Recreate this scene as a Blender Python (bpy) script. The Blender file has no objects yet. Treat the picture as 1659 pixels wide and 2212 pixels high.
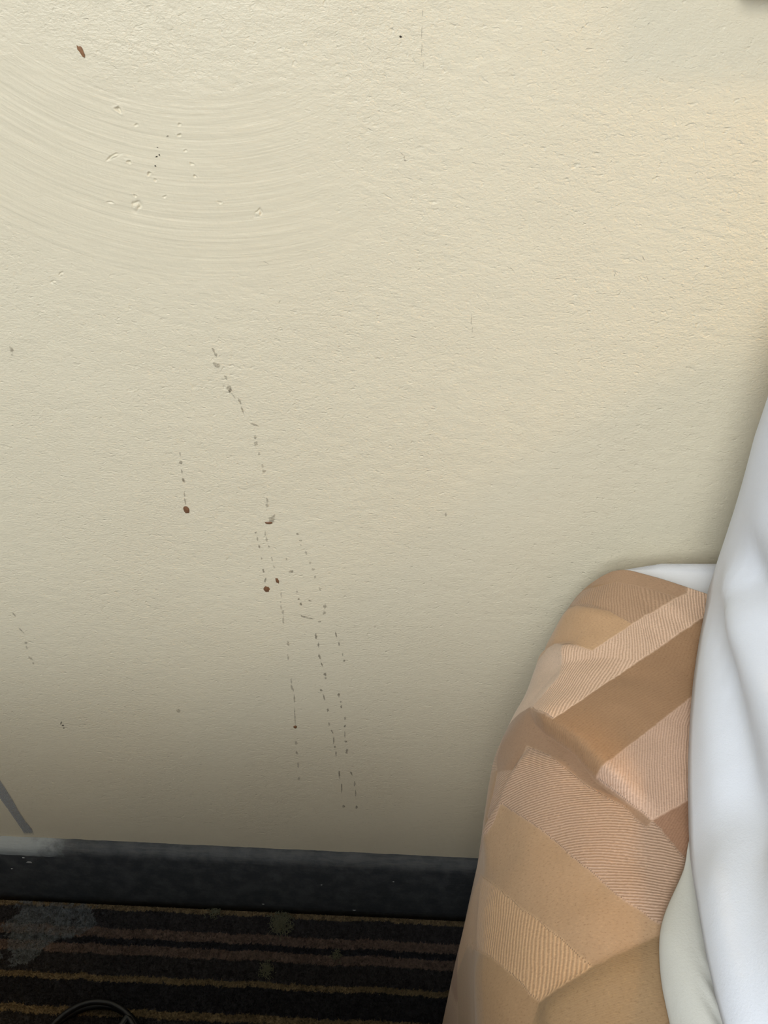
import bpy, math, random
import numpy as np

# ------------------------------------------------------------------ camera, light, exposure
scene = bpy.context.scene
COL = scene.collection
cam_data = bpy.data.cameras.new('camera'); cam = bpy.data.objects.new('camera', cam_data); COL.objects.link(cam)
cam_data.sensor_fit = 'AUTO'; cam_data.sensor_width = 36.0; cam_data.lens = 1661.0*36.0/2212.0
cam_data.clip_start = 0.01
from mathutils import Matrix, Vector
cam.matrix_world = (Matrix.Translation((0, -0.505, 1.0)) @ Matrix.Rotation(math.radians(90-36), 4, 'X') @ Matrix.Rotation(math.radians(2.7), 4, 'Z'))
scene.camera = cam

world = bpy.data.worlds.new('world'); scene.world = world; world.use_nodes = True
bg = world.node_tree.nodes['Background']; bg.inputs[0].default_value = (0.72, 0.80, 1.0, 1); bg.inputs[1].default_value = 0.10

def area(name, loc, target, size, power, color, size_y=None):
    l = bpy.data.lights.new(name, 'AREA'); l.energy = power; l.color = color; l.size = size
    if size_y: l.shape = 'RECTANGLE'; l.size_y = size_y
    o = bpy.data.objects.new(name, l); COL.objects.link(o); o.location = loc
    o.rotation_euler = (Vector(target)-Vector(loc)).to_track_quat('-Z', 'Y').to_euler(); return o
area('window_daylight', (-0.66, -2.36, 1.72), (-0.1, 0.0, 0.8), 1.3, 48.0, (0.88, 0.95, 1.0), 1.15)
area('ceiling_panel_light', (-0.62, -1.70, 2.25), (-0.45, -1.30, 0.0), 1.0, 27.0, (1.0, 0.985, 0.96), 0.8)

scene.cycles.max_bounces = 3; scene.cycles.diffuse_bounces = 2; scene.cycles.use_light_tree = False; scene.cycles.adaptive_threshold = 0.04; scene.cycles.glossy_bounces = 1; scene.cycles.transparent_max_bounces = 6
scene.cycles.caustics_reflective = False; scene.cycles.caustics_refractive = False
vs = scene.view_settings
vs.view_transform = 'Standard'; vs.look = 'None'; vs.exposure = 0.13; vs.gamma = 1.0; vs.use_curve_mapping = False

# ------------------------------------------------------------------ helpers
rng = np.random.default_rng(7); random.seed(7)

class NT:
    """small node-tree writer"""
    def __init__(self, name):
        self.m = bpy.data.materials.new(name); self.m.use_nodes = True; self.t = self.m.node_tree; self.t.nodes.clear()
        self.out = self.t.nodes.new('ShaderNodeOutputMaterial')
    def n(self, typ, **kw):
        nd = self.t.nodes.new(typ)
        for k, v in kw.items(): setattr(nd, k, v)
        return nd
    def put(self, sock, v):
        if v is None: return
        if hasattr(v, 'is_output') or isinstance(v, bpy.types.NodeSocket): self.t.links.new(v, sock)
        else: sock.default_value = v
    def math(self, op, a, b=None, c=None, clamp=False):
        nd = self.n('ShaderNodeMath', operation=op, use_clamp=clamp); self.put(nd.inputs[0], a); self.put(nd.inputs[1], b); self.put(nd.inputs[2], c); return nd.outputs[0]
    def vmath(self, op, a, b=None):
        nd = self.n('ShaderNodeVectorMath', operation=op); self.put(nd.inputs[0], a); self.put(nd.inputs[1], b); return nd
    def mix(self, f, a, b):
        nd = self.n('ShaderNodeMix', data_type='RGBA'); self.put(nd.inputs[0], f); self.put(nd.inputs[6], a); self.put(nd.inputs[7], b); return nd.outputs[2]
    def noise(self, vec, scale, detail=3.0, rough=0.5, dist=0.0):
        nd = self.n('ShaderNodeTexNoise'); self.put(nd.inputs['Vector'], vec); nd.inputs['Scale'].default_value = scale
        nd.inputs['Detail'].default_value = detail; nd.inputs['Roughness'].default_value = rough; nd.inputs['Distortion'].default_value = dist; return nd.outputs[0]
    def ramp(self, v, a, b, lo=0.0, hi=1.0, smooth=True):
        nd = self.n('ShaderNodeMapRange'); nd.interpolation_type = 'SMOOTHSTEP' if smooth else 'LINEAR'; self.put(nd.inputs[0], v)
        for i, x in zip((1, 2, 3, 4), (a, b, lo, hi)): nd.inputs[i].default_value = x
        return nd.outputs[0]
    def scale(self, vec, sc):
        nd = self.n('ShaderNodeMapping'); self.put(nd.inputs[0], vec); nd.inputs['Scale'].default_value = sc; return nd.outputs[0]
    def attr(self, name):
        return self.n('ShaderNodeAttribute', attribute_name=name)
    def bump(self, h, dist, strength=1.0, normal=None):
        nd = self.n('ShaderNodeBump'); nd.inputs['Strength'].default_value = strength; nd.inputs['Distance'].default_value = dist
        self.put(nd.inputs['Height'], h)
        if normal is not None: self.put(nd.inputs['Normal'], normal)
        return nd.outputs[0]
    def bsdf(self, color, rough=0.6, normal=None, spec=0.5, **kw):
        nd = self.n('ShaderNodeBsdfPrincipled'); self.put(nd.inputs['Base Color'], color); self.put(nd.inputs['Roughness'], rough)
        nd.inputs['Specular IOR Level'].default_value = spec
        if normal is not None: self.put(nd.inputs['Normal'], normal)
        for k, v in kw.items(): self.put(nd.inputs[k], v)
        return nd.outputs[0]
    def done(self, sh):
        self.t.links.new(sh, self.out.inputs[0]); return self.m
    def geo(self): return self.n('ShaderNodeNewGeometry').outputs['Position']

def lin(r, g, b):
    f = lambda c: (c/255/12.92) if c/255 <= 0.04045 else ((c/255+0.055)/1.055)**2.4
    return (f(r), f(g), f(b), 1.0)

def mesh_obj(name, verts, faces, mat, parent=None, smooth=True):
    me = bpy.data.meshes.new(name); me.from_pydata([tuple(map(float, v)) for v in verts], [], [tuple(map(int, f)) for f in faces]); me.update()
    if smooth: me.polygons.foreach_set('use_smooth', [True]*len(me.polygons))
    o = bpy.data.objects.new(name, me); COL.objects.link(o); me.materials.append(mat)
    if parent is not None: o.parent = parent
    return o

def grid_obj(name, V, mat, parent=None, close_i=False, flip=False):
    """mesh from a numpy grid V[i, j, 3]"""
    ni, nj = V.shape[:2]; idx = np.arange(ni*nj).reshape(ni, nj)
    if close_i: idx = np.vstack([idx, idx[:1]])
    a, b, c, d = idx[:-1, :-1], idx[1:, :-1], idx[1:, 1:], idx[:-1, 1:]
    F = np.stack([a, b, c, d], -1).reshape(-1, 4)
    if flip: F = F[:, ::-1]
    return quads_obj(name, V.reshape(-1, 3), F, mat, parent)

def quads_obj(name, V, F, mat, parent=None, smooth=True):
    me = bpy.data.meshes.new(name); k = F.shape[1]
    me.vertices.add(len(V)); me.vertices.foreach_set('co', np.ascontiguousarray(V, np.float32).ravel())
    me.loops.add(F.size); me.loops.foreach_set('vertex_index', np.ascontiguousarray(F, np.int32).ravel())
    me.polygons.add(len(F)); me.polygons.foreach_set('loop_start', np.arange(len(F), dtype=np.int32)*k)
    me.update(calc_edges=True); me.validate()
    me.polygons.foreach_set('use_smooth', np.full(len(me.polygons), smooth))
    o = bpy.data.objects.new(name, me); COL.objects.link(o); me.materials.append(mat)
    if parent is not None: o.parent = parent
    return o

def put_attr(o, name, typ, data):
    a = o.data.attributes.new(name, typ, 'POINT'); key = {'FLOAT': 'value', 'FLOAT_VECTOR': 'vector', 'FLOAT_COLOR': 'color'}[typ]
    a.data.foreach_set(key, np.ascontiguousarray(data, np.float32).ravel())

def box_verts(x0, x1, y0, y1, z0, z1):
    v = [(x, y, z) for x in (x0, x1) for y in (y0, y1) for z in (z0, z1)]
    f = [(0, 1, 3, 2), (4, 6, 7, 5), (0, 4, 5, 1), (2, 3, 7, 6), (0, 2, 6, 4), (1, 5, 7, 3)]
    return v, f

def empty(name, loc=(0, 0, 0)):
    o = bpy.data.objects.new(name, None); COL.objects.link(o); o.location = loc; return o
def tag(o, label, cat, group=None):
    o['label'] = label; o['category'] = cat
    if group: o['group'] = group
    return o
def struct(o, label=None):
    o['kind'] = 'structure'
    if label: o['label'] = label
    return o

def vnoise(x, y, seed=0):
    """smooth value noise on numpy arrays"""
    r = np.random.default_rng(seed).random((64, 64)); xi = np.floor(x).astype(int); yi = np.floor(y).astype(int); fx = x-xi; fy = y-yi
    fx = fx*fx*(3-2*fx); fy = fy*fy*(3-2*fy); g = lambda a, b: r[a % 64, b % 64]
    return (g(xi, yi)*(1-fx)+g(xi+1, yi)*fx)*(1-fy)+(g(xi, yi+1)*(1-fx)+g(xi+1, yi+1)*fx)*fy-0.5

def inpoly(px, py, poly):
    c = np.zeros(px.shape, bool); n = len(poly); j = n-1
    for i in range(n):
        xi, yi = poly[i]; xj, yj = poly[j]
        hit = ((yi > py) != (yj > py)) & (px < (xj-xi)*(py-yi)/(yj-yi+1e-12)+xi); c ^= hit; j = i
    return c

def polydist(px, py, line):
    """distance to a polyline, signed by side, and position along it 0..1"""
    best = np.full(px.shape, 1e9); sgn = np.ones(px.shape); pos = np.zeros(px.shape)
    L = [0.0]
    for (a, b), (c, d) in zip(line[:-1], line[1:]): L.append(L[-1]+math.hypot(c-a, d-b))
    for k, ((a, b), (c, d)) in enumerate(zip(line[:-1], line[1:])):
        ux, uy = c-a, d-b; l2 = ux*ux+uy*uy; u = np.clip(((px-a)*ux+(py-b)*uy)/l2, 0, 1)
        dx, dy = px-a-u*ux, py-b-u*uy; dd = np.hypot(dx, dy); m = dd < best
        best = np.where(m, dd, best); sgn = np.where(m, np.sign(ux*dy-uy*dx), sgn); pos = np.where(m, (L[k]+u*math.sqrt(l2))/L[-1], pos)
    return best, sgn, pos

def sstep(x, a, b):
    u = np.clip((x-a)/(b-a), 0, 1); return u*u*(3-2*u)

# ------------------------------------------------------------------ materials of the room
def wall_material():
    t = NT('cream_wall_paint'); p = t.geo(); st_ = t.scale(p, (1.0, 1.0, 1.6))
    big = t.noise(p, 7.0, 1.0, 0.5); arcm = t.attr('trowel').outputs['Fac']
    fine = t.noise(st_, 430.0, 2.0, 0.6, 0.2); nick = t.noise(st_, 170.0, 2.0, 0.6, 0.3)
    nick = t.math('MULTIPLY', t.math('MINIMUM', t.math('SUBTRACT', nick, 0.40), 0.0), 3.2)     # short pressed nicks
    rough = t.math('MULTIPLY', t.math('SUBTRACT', 1.0, t.math('MULTIPLY', arcm, 0.8)), t.ramp(big, 0.25, 0.75, 0.8, 1.2))
    sep = t.n('ShaderNodeSeparateXYZ'); t.put(sep.inputs[0], p)
    dx = t.math('ADD', sep.outputs[0], 0.128); dz = t.math('SUBTRACT', 1.098, sep.outputs[2])
    r = t.math('SQRT', t.math('ADD', t.math('MULTIPLY', dx, dx), t.math('MULTIPLY', dz, dz))); ang = t.math('ARCTAN2', dx, dz)
    cmb = t.n('ShaderNodeCombineXYZ'); t.put(cmb.inputs[0], t.math('MULTIPLY', r, 560.0)); t.put(cmb.inputs[1], t.math('MULTIPLY', ang, 3.5))
    arcs = t.noise(cmb.outputs[0], 1.0, 2.0, 0.65)
    h = t.math('MULTIPLY', t.math('ADD', t.math('MULTIPLY', fine, 0.8), nick), rough)
    h = t.math('ADD', h, t.math('MULTIPLY', t.math('MULTIPLY', arcs, arcm), 0.40))
    c = t.mix(big, lin(229, 220, 195), lin(225, 214, 188))
    return t.done(t.bsdf(c, 0.42, t.bump(h, 0.00060), 0.35))
M_WALL = wall_material()

def plain(name, color, rough=0.7, noise_amt=0.1, scale=200.0, bump=0.0004, spec=0.4, **kw):
    t = NT(name); p = t.geo(); n = t.noise(p, scale, 4.0, 0.6)
    dark = tuple(v*(1-noise_amt*2) for v in color[:3])+(1,)
    c = t.mix(n, dark, tuple(min(1, v*(1+noise_amt)) for v in color[:3])+(1,))
    return t.done(t.bsdf(c, rough, t.bump(n, bump), spec, **kw))
M_PLAIN_WALL = NT('blue_grey_fill_wall'); M_PLAIN_WALL = M_PLAIN_WALL.done(M_PLAIN_WALL.bsdf(lin(150, 156, 166), 0.6))  # unseen walls coloured blue-grey so their bounce cools the shaded parts
M_CEIL = plain('white_ceiling_paint', lin(225, 222, 212), 0.8, 0.02)

def baseboard_material():
    t = NT('black_baseboard_paint'); p = t.geo()
    n = t.noise(p, 60.0, 5.0, 0.65); n2 = t.noise(t.scale(p, (40, 200, 300)), 1.0, 4.0, 0.6)
    c = t.mix(t.ramp(n, 0.35, 0.75), lin(66, 70, 74), lin(92, 95, 98))
    # worn paint along the upper edge
    sep = t.n('ShaderNodeSeparateXYZ'); t.put(sep.inputs[0], p)
    wear = t.math('MULTIPLY', t.ramp(t.math('ADD', sep.outputs[2], t.math('MULTIPLY', n, 0.012)), 0.118, 0.126), t.ramp(n2, 0.35, 0.7))
    c = t.mix(t.math('MULTIPLY', wear, 0.75), c, lin(92, 94, 94))
    # smeared plaster on the ledge at the left
    dust = t.math('MULTIPLY', t.ramp(t.math('ADD', sep.outputs[0], t.math('MULTIPLY', n, 0.10)), -0.30, -0.36), t.ramp(t.math('ADD', sep.outputs[2], t.math('MULTIPLY', n2, 0.012)), 0.1135, 0.117))
    c = t.mix(t.math('MULTIPLY', dust, 0.9), c, lin(168, 176, 178))
    return t.done(t.bsdf(c, 0.6, t.bump(t.math('ADD', n, n2), 0.0006), 0.3))
M_BASE = baseboard_material()

# carpet colours as a function of the distance from the wall
C_BLACK, C_GOLD, C_BROWN, C_CHAR = lin(58, 58, 62)[:3], lin(150, 132, 102)[:3], lin(130, 112, 102)[:3], lin(70, 68, 69)[:3]
STRIPES = [(0.0100, 0.0185, C_GOLD), (0.0185, 0.0410, C_CHAR), (0.0410, 0.0524, C_BROWN), (0.0524, 0.0606, C_BLACK), (0.0606, 0.0720, C_BROWN), (0.0720, 0.0955, C_CHAR), (0.0955, 0.1020, C_GOLD), (0.1020, 0.1310, C_BLACK)]
DUST_POLY = [(-0.445, -0.013), (-0.385, -0.014), (-0.343, -0.016), (-0.338, -0.040), (-0.352, -0.052), (-0.378, -0.058), (-0.392, -0.070), (-0.398, -0.085), (-0.418, -0.088), (-0.438, -0.078), (-0.440, -0.060), (-0.452, -0.045), (-0.440, -0.028)]
def carpet_colour(x, y):
    d = -y + 0.0016*vnoise(x*45, y*3, 1)*2 + 0.0012*vnoise(x*420, y*60, 2)*2
    d = np.where(d < 0.0100, d+0.1210, d); k = (d-0.0100) % 0.1210 + 0.0100
    c = np.zeros(x.shape+(3,)); c[...] = C_BLACK
    for a, b, col in STRIPES:
        m = (k >= a) & (k < b); c[m] = col
    c *= (1+0.5*vnoise(x*300, y*300, 3)+0.35*vnoise(x*900, y*900, 5))[..., None]
    n = vnoise(x*130, y*130, 4)*0.014 + vnoise(x*420, y*420, 6)*0.010
    m = inpoly(x+n, y+n*0.8, DUST_POLY); k = (0.30+0.6*(vnoise(x*210, y*210, 8)+0.5))*m
    return c*(1-k)[..., None] + np.array(lin(138, 146, 150)[:3])*k[..., None]
def carpet_material():
    t = NT('striped_carpet'); a = t.attr('carpet_col'); p = t.geo()
    n = t.noise(p, 700.0, 2.0, 0.6)
    return t.done(t.bsdf(a.outputs['Color'], 0.95, t.bump(n, 0.0015), 0.1))
M_CARPET = carpet_material()

# ------------------------------------------------------------------ the room
XL, XR, YF, ZC = -1.35, 2.2, -2.4, 2.45
# the stained wall: real relief (roller stipple, trowel arcs, pits) on a fine grid where it is seen
def wnoise(x, z, wx, wz, seed):
    r = np.random.default_rng(seed).random((512, 512)); u = x/wx; v_ = z/wz; xi = np.floor(u).astype(int); zi = np.floor(v_).astype(int); fu = u-xi; fv = v_-zi
    fu = fu*fu*(3-2*fu); fv = fv*fv*(3-2*fv); g = lambda a, b: r[a % 512, b % 512]
    return (g(xi, zi)*(1-fu)+g(xi+1, zi)*fu)*(1-fv)+(g(xi, zi+1)*(1-fu)+g(xi+1, zi+1)*fu)*fv-0.5
def trowel_zone(x, z):
    dx, dz = x+0.128, 1.098-z; r = np.hypot(dx, dz); ang = np.arctan2(dx, dz)
    return sstep(r, 0.14, 0.19)*sstep(-r, -0.33, -0.25)*sstep(ang, -0.80, -0.50)*sstep(-ang, -0.62, -0.20)
def wall_height(x, z):
    """relief towards the room in metres"""
    x = np.asarray(x, float); z = np.asarray(z, float)
    xs_ = x+0.0015*wnoise(x, z, 0.012, 0.012, 101); zs_ = z+0.0012*wnoise(x, z, 0.010, 0.010, 102)+0.15*x   # strokes lie slightly aslant
    big = wnoise(x, z, 0.11, 0.09, 103)+0.5
    stip = 0.55*wnoise(xs_, zs_, 0.0062, 0.0032, 104)+0.45*wnoise(xs_, zs_, 0.0034, 0.0022, 105)+0.16*wnoise(x, z, 0.0018, 0.0014, 106)
    dent = np.minimum(0, wnoise(xs_, zs_, 0.0075, 0.0036, 107)+0.17)                                     # short pressed dents
    waves = wnoise(x, z, 0.030, 0.022, 108)+0.6*wnoise(x, z, 0.014, 0.011, 109)
    dx, dz = x+0.128, 1.098-z; r = np.hypot(dx, dz); ang = np.arctan2(dx, dz)
    arcm = sstep(r, 0.14, 0.19)*sstep(-r, -0.33, -0.25)*sstep(ang, -0.80, -0.50)*sstep(-ang, -0.62, -0.20)
    arcs = 0.6*wnoise(r, ang, 0.0034, 0.30, 110)+0.5*wnoise(r, ang, 0.0016, 0.22, 111)
    line = np.maximum(0, wnoise(r, ang, 0.0060, 0.45, 112)-0.30)
    rough_up = sstep(z, 0.35, 0.65)
    h = (STIP*stip*(0.45+1.0*big)+DENT*dent)*(1-0.75*arcm)*(0.5+0.5*rough_up)+WAVE*waves*(0.4+0.6*rough_up)
    h = h + arcm*(ARC*arcs-0.0006*line)
    for cx, cz, rx, rz, rot, dep, kind in CRATERS:
        m = (np.abs(x-cx) < 4*rx+4*rz) & (np.abs(z-cz) < 4*rz+4*rx)
        if not m.any(): continue
        c_, s_ = math.cos(rot), math.sin(rot); u = (x[m]-cx)*c_+(z[m]-cz)*s_; w_ = -(x[m]-cx)*s_+(z[m]-cz)*c_
        th_ = np.arctan2(w_/rz, u/rx); sd = cx*7919+cz*1543                                # uneven outline
        q = np.sqrt((u/rx)**2+(w_/rz)**2)*(1+0.22*np.sin(2*th_+sd*9)+0.16*np.sin(3*th_+sd*17)+0.10*np.sin(5*th_+sd*29))
        if kind == 'pit': h[m] += -dep*np.exp(-(q/0.8)**4)+0.15*dep*np.exp(-((q-1.3)/0.4)**2)
        else: h[m] += -0.8*dep*np.exp(-((q-0.75)/0.3)**2)*np.where(w_ > 0, 1.0, 0.35)+0.25*dep*np.exp(-(q/0.7)**2)
    return h
STIP, DENT, WAVE, ARC = 0.00034, 0.0005, 0.00028, 0.00022
CRATERS = [(-0.1689, 0.9189, 0.001768, 0.001394, 0.35, 0.00132, 'pit'), (-0.1338, 0.9064, 0.0011985, 0.0008755, 0, 0.00099, 'pit'), (-0.1331, 0.9123, 0.000952, 0.000867, 0, 0.00066, 'pit'), (-0.1668, 0.8899, 0.0010965, 0.0011475, 0, 0.0011, 'pit'), (-0.1554, 0.8837, 0.0012325, 0.0010455, 0, 0.0011, 'pit'), (-0.127, 0.8834, 0.000986, 0.0009265, 0, 0.00088, 'pit'), (-0.1282, 0.8905, 0.001343, 0.000799, 0.17, 0.00077, 'pit'), (-0.1311, 0.898, 0.000969, 0.000782, 0, 0.00066, 'pit'), (-0.1519, 0.8801, 0.0011135, 0.0007055, 0, 0.00077, 'pit'), (-0.1661, 0.8701, 0.001003, 0.0008415, 0, 0.00088, 'pit'), (-0.1474, 0.8704, 0.001122, 0.0008415, 0.35, 0.00066, 'pit'), (-0.1591, 0.9109, 0.00119, 0.0008755, 0, 0.00066, 'pit'), (-0.1128, 0.8684, 0.0012495, 0.0009605, 0, 0.00066, 'pit'), (-0.1824, 0.8655, 0.0020145, 0.000731, 0, 0.00066, 'pit'), (-0.1758, 0.8927, 0.003896, 0.00108, 0.49, 0.00132, 'dent'), (-0.1665, 0.8637, 0.002848, 0.003232, -0.52, 0.00132, 'dent'), (-0.0888, 0.8627, 0.002128, 0.002752, -0.44, 0.0011, 'dent'), (-0.2239, 0.8172, 0.001512, 0.001304, 0.35, 0.00099, 'dent'), (-0.2298, 0.8116, 0.001776, 0.00132, 0.61, 0.00099, 'dent'), (0.1176, 0.9068, 0.001411, 0.0008925, 0, 0.00088, 'pit'), (0.1066, 0.9001, 0.001428, 0.0011305, 0.35, 0.00088, 'pit'), (0.0214, 0.8747, 0.001105, 0.0009435, 0, 0.00088, 'pit'), (-0.0162, 0.9165, 0.001054, 0.00085, 0, 0.00066, 'pit'), (-0.1211, 0.7387, 0.001445, 0.001292, 0, 0.00066, 'pit'), (-0.1429, 0.7379, 0.0020315, 0.0014535, 0.52, 0.00066, 'pit')]
wx_ = np.concatenate([[XL-0.1, -0.9, -0.6], np.linspace(-0.475, -0.285, 136)[:-1], np.linspace(-0.285, -0.085, 460)[:-1], np.linspace(-0.085, 0.335, 300), [0.5, 0.9, 1.5, XR+0.1]])
wz_ = np.concatenate([[-0.1], np.linspace(0.10, 0.79, 480)[:-1], np.linspace(0.79, 0.955, 380)[:-1], np.linspace(0.955, 1.02, 46), [1.2, 1.6, 2.0, ZC]])
WX, WZ = np.meshgrid(wx_, wz_, indexing='ij'); Hh_ = wall_height(WX, WZ)
edge = sstep(WX, -0.475, -0.468)*sstep(-WX, -0.335, -0.328)*sstep(-WZ, -1.02, -1.013); Hh_ *= edge
ni_, nj_ = WX.shape; gi = np.arange(ni_*nj_).reshape(ni_, nj_); Fw = np.stack([gi[:-1, :-1], gi[1:, :-1], gi[1:, 1:], gi[:-1, 1:]], -1).reshape(-1, 4)
bv, bf = box_verts(XL-0.1, XR+0.1, 0.004, 0.12, -0.1, ZC)
Vw = np.concatenate([np.stack([WX, -Hh_, WZ], -1).reshape(-1, 3), np.array(bv)]); Fw = np.concatenate([Fw, np.array(bf)+ni_*nj_])
wall_back = struct(quads_obj('wall_back', Vw, Fw, M_WALL), 'cream painted wall with roller stipple, trowel arcs and brown drips')
put_attr(wall_back, 'trowel', 'FLOAT', np.concatenate([trowel_zone(WX, WZ).ravel(), np.zeros(8)]))
v, f = box_verts(XR, XR+0.1, YF, 0.0, -0.1, ZC); struct(mesh_obj('wall_right', v, f, M_PLAIN_WALL, smooth=False))
v, f = box_verts(XL-0.1, XL, YF, 0.0, -0.1, ZC); struct(mesh_obj('wall_left', v, f, M_PLAIN_WALL, smooth=False))
v, f = box_verts(XL-0.1, XR+0.1, YF-0.1, YF, -0.1, ZC); struct(mesh_obj('wall_front', v, f, M_PLAIN_WALL, smooth=False))
v, f = box_verts(XL, XR, YF, 0.0, ZC, ZC+0.1); struct(mesh_obj('ceiling', v, f, M_CEIL, smooth=False))
# floor: a fine patch where the stripes show, coarse beyond
xs = np.concatenate([np.linspace(XL, -0.56, 20)[:-1], np.linspace(-0.56, 0.22, 400), np.linspace(0.22, XR, 20)[1:]])
ys = np.concatenate([np.linspace(0.0, -0.19, 150), np.linspace(-0.19, YF, 120)[1:]])
X, Y = np.meshgrid(xs, ys, indexing='ij')
floor = struct(grid_obj('floor', np.stack([X, Y, np.zeros_like(X)], -1), M_CARPET, flip=True), 'black carpet with thin gold and brown stripes')
put_attr(floor, 'carpet_col', 'FLOAT_COLOR', np.concatenate([carpet_colour(X, Y), np.ones(X.shape+(1,))], -1))
# pile: short leaning tufts over the part of the carpet in view
N = 110000
fx = rng.uniform(-0.55, 0.16, N); fy = rng.uniform(-0.18, -0.0125, N); a = rng.uniform(0, 2*math.pi, N)
w = rng.uniform(0.0004, 0.0008, N); hgt = rng.uniform(0.0015, 0.0032, N)
base = np.stack([fx, fy, np.zeros(N)], -1); side = np.stack([np.cos(a)*w, np.sin(a)*w, np.zeros(N)], -1)
lean = np.stack([rng.normal(0, 0.0012, N), rng.normal(0, 0.0012, N), hgt], -1)
V = np.stack([base-side, base+side, base+lean], 1).reshape(-1, 3)
pile = quads_obj('carpet_pile', V, np.arange(3*N).reshape(-1, 3), M_CARPET, floor, smooth=False); pile['kind'] = 'stuff'
cc = np.repeat(carpet_colour(fx, fy)*rng.uniform(0.7, 1.35, N)[:, None], 3, 0)
put_attr(pile, 'carpet_col', 'FLOAT_COLOR', np.concatenate([cc, np.ones((3*N, 1))], -1))

# baseboard: a slightly uneven painted skirting with a narrow sloping ledge
bx = np.linspace(XL, XR, 700); prof = [(0.0, 0.1275), (-0.003, 0.1272), (-0.0095, 0.1215), (-0.0122, 0.1185), (-0.0128, 0.112), (-0.0130, 0.02), (-0.0130, 0.0), (0.0, 0.0)]
B = np.zeros((len(bx), len(prof), 3))
for j, (py_, pz_) in enumerate(prof):
    wob = 0.0012*vnoise(bx*60, bx*0, 21)+0.0006*vnoise(bx*300, bx*0, 22) if j < 3 else 0.0005*vnoise(bx*20, bx*0+j, 23)
    B[:, j] = np.stack([bx, np.full_like(bx, py_)+wob*(0 if j in (0, 7) else 0.6), np.full_like(bx, pz_)+(wob if j < 5 else 0)], -1)
baseboard = struct(grid_obj('baseboard_back', B, M_BASE, flip=True), 'black painted baseboard with worn upper ledge')

# ------------------------------------------------------------------ marks on the wall (x, z on the wall plane, metres)
def soft_mark_material(name, color, strength):
    t = NT(name); a = t.attr('cover'); p = t.geo(); n = t.noise(p, 900.0, 3.0, 0.6)
    fac = t.math('MULTIPLY', t.math('MULTIPLY', t.ramp(a.outputs['Fac'], 0.0, 0.7), t.ramp(n, 0.25, 0.65, 0.25, 1.0)), strength, clamp=True)
    tr = t.n('ShaderNodeBsdfTransparent').outputs[0]; bs = t.bsdf(color, 0.55, None, 0.3)
    mx = t.n('ShaderNodeMixShader'); t.put(mx.inputs[0], fac); t.put(mx.inputs[1], tr); t.put(mx.inputs[2], bs); return t.done(mx.outputs[0])
M_SMEAR = soft_mark_material('faint_dried_smear', lin(112, 100, 80), 0.36)
M_SMEAR_D = soft_mark_material('darker_dried_smear', lin(84, 70, 54), 0.48)
M_INK = soft_mark_material('dark_speck', lin(40, 33, 25), 1.0)
M_GREY = soft_mark_material('grey_mark', lin(164, 168, 172), 0.9)
M_DROP = plain('dried_brown_drop', lin(132, 96, 70), 0.35, 0.25, 700.0, 0.0003, 0.5)
M_CHIP = plain('brown_chip', lin(150, 108, 76), 0.6, 0.2, 700.0, 0.0003, 0.3)

def blob_ring(cx, cz, rx, rz, rot, k=14, jit=0.22, y=-0.0004, dome=0.0):
    a = np.linspace(0, 2*math.pi, k, endpoint=False); r = 1+rng.normal(0, jit, k)
    c, s = math.cos(rot), math.sin(rot); pts = [(cx, y-dome, cz, 1.0)]
    for f_, cov, dm in ((0.55, 1.0, 0.75), (1.0, 0.0, 0.0)):
        u = np.cos(a)*rx*r*f_; w_ = np.sin(a)*rz*r*f_
        for q in range(k): pts.append((cx+c*u[q]-s*w_[q], y-dome*dm, cz+s*u[q]+c*w_[q], cov))
    fc = [(0, 1+(q+1) % k, 1+q) for q in range(k)] + [(1+q, 1+(q+1) % k, 1+k+(q+1) % k, 1+k+q) for q in range(k)]
    return pts, fc
def marks_obj(name, blobs, mat, label=None, parent=None, dome=0.0, jit=0.22):
    V, Fc = [], []
    for n_, (cx, cz, rx, rz, rot) in enumerate(blobs):
        p, fc = blob_ring(cx, cz, rx, rz, rot, jit=jit, y=-0.0004-0.00002*n_, dome=dome); o = len(V); V += p; Fc += [tuple(i+o for i in q) for q in fc]
    hh = wall_height(np.array([q[0] for q in V]), np.array([q[2] for q in V])); V = [(q[0], q[1]-h_, q[2], q[3]) for q, h_ in zip(V, hh)]
    ob = mesh_obj(name, [q[:3] for q in V], Fc, mat, parent or wall_back); put_attr(ob, 'cover', 'FLOAT', [q[3] for q in V])
    if label: ob['label'] = label
    return ob
marks_obj('drip_trail', [(-0.1262, 0.7679, 0.00116, 0.0025, 0.35), (-0.1249, 0.7644, 0.00133, 0.0018, 0), (-0.1246, 0.7565, 0.00284, 0.00183, -0.52), (-0.119, 0.747, 0.00084, 0.00261, 0.44), (-0.1174, 0.7385, 0.00204, 0.00341, 0.35), (-0.1168, 0.7367, 0.00171, 0.00114, 0.17), (-0.1145, 0.7322, 0.00069, 0.0023, 0.52), (-0.1103, 0.7279, 0.00103, 0.00271, 0.35), (-0.1088, 0.721, 0.00104, 0.00314, 0.26), (-0.1005, 0.7089, 0.00351, 0.00101, -0.35), (-0.1005, 0.698, 0.00124, 0.00206, 0), (-0.1005, 0.6926, 0.00196, 0.0025, 0), (-0.0985, 0.6836, 0.00126, 0.00169, 0), (-0.0966, 0.6723, 0.00109, 0.00216, 0), (-0.0958, 0.6676, 0.00165, 0.00153, 0), (-0.0947, 0.6396, 0.00113, 0.00323, 0), (-0.0949, 0.6345, 0.0017, 0.00209, 0)], M_SMEAR, 'long faint drip trail curving down from the upper middle of the wall')
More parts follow.
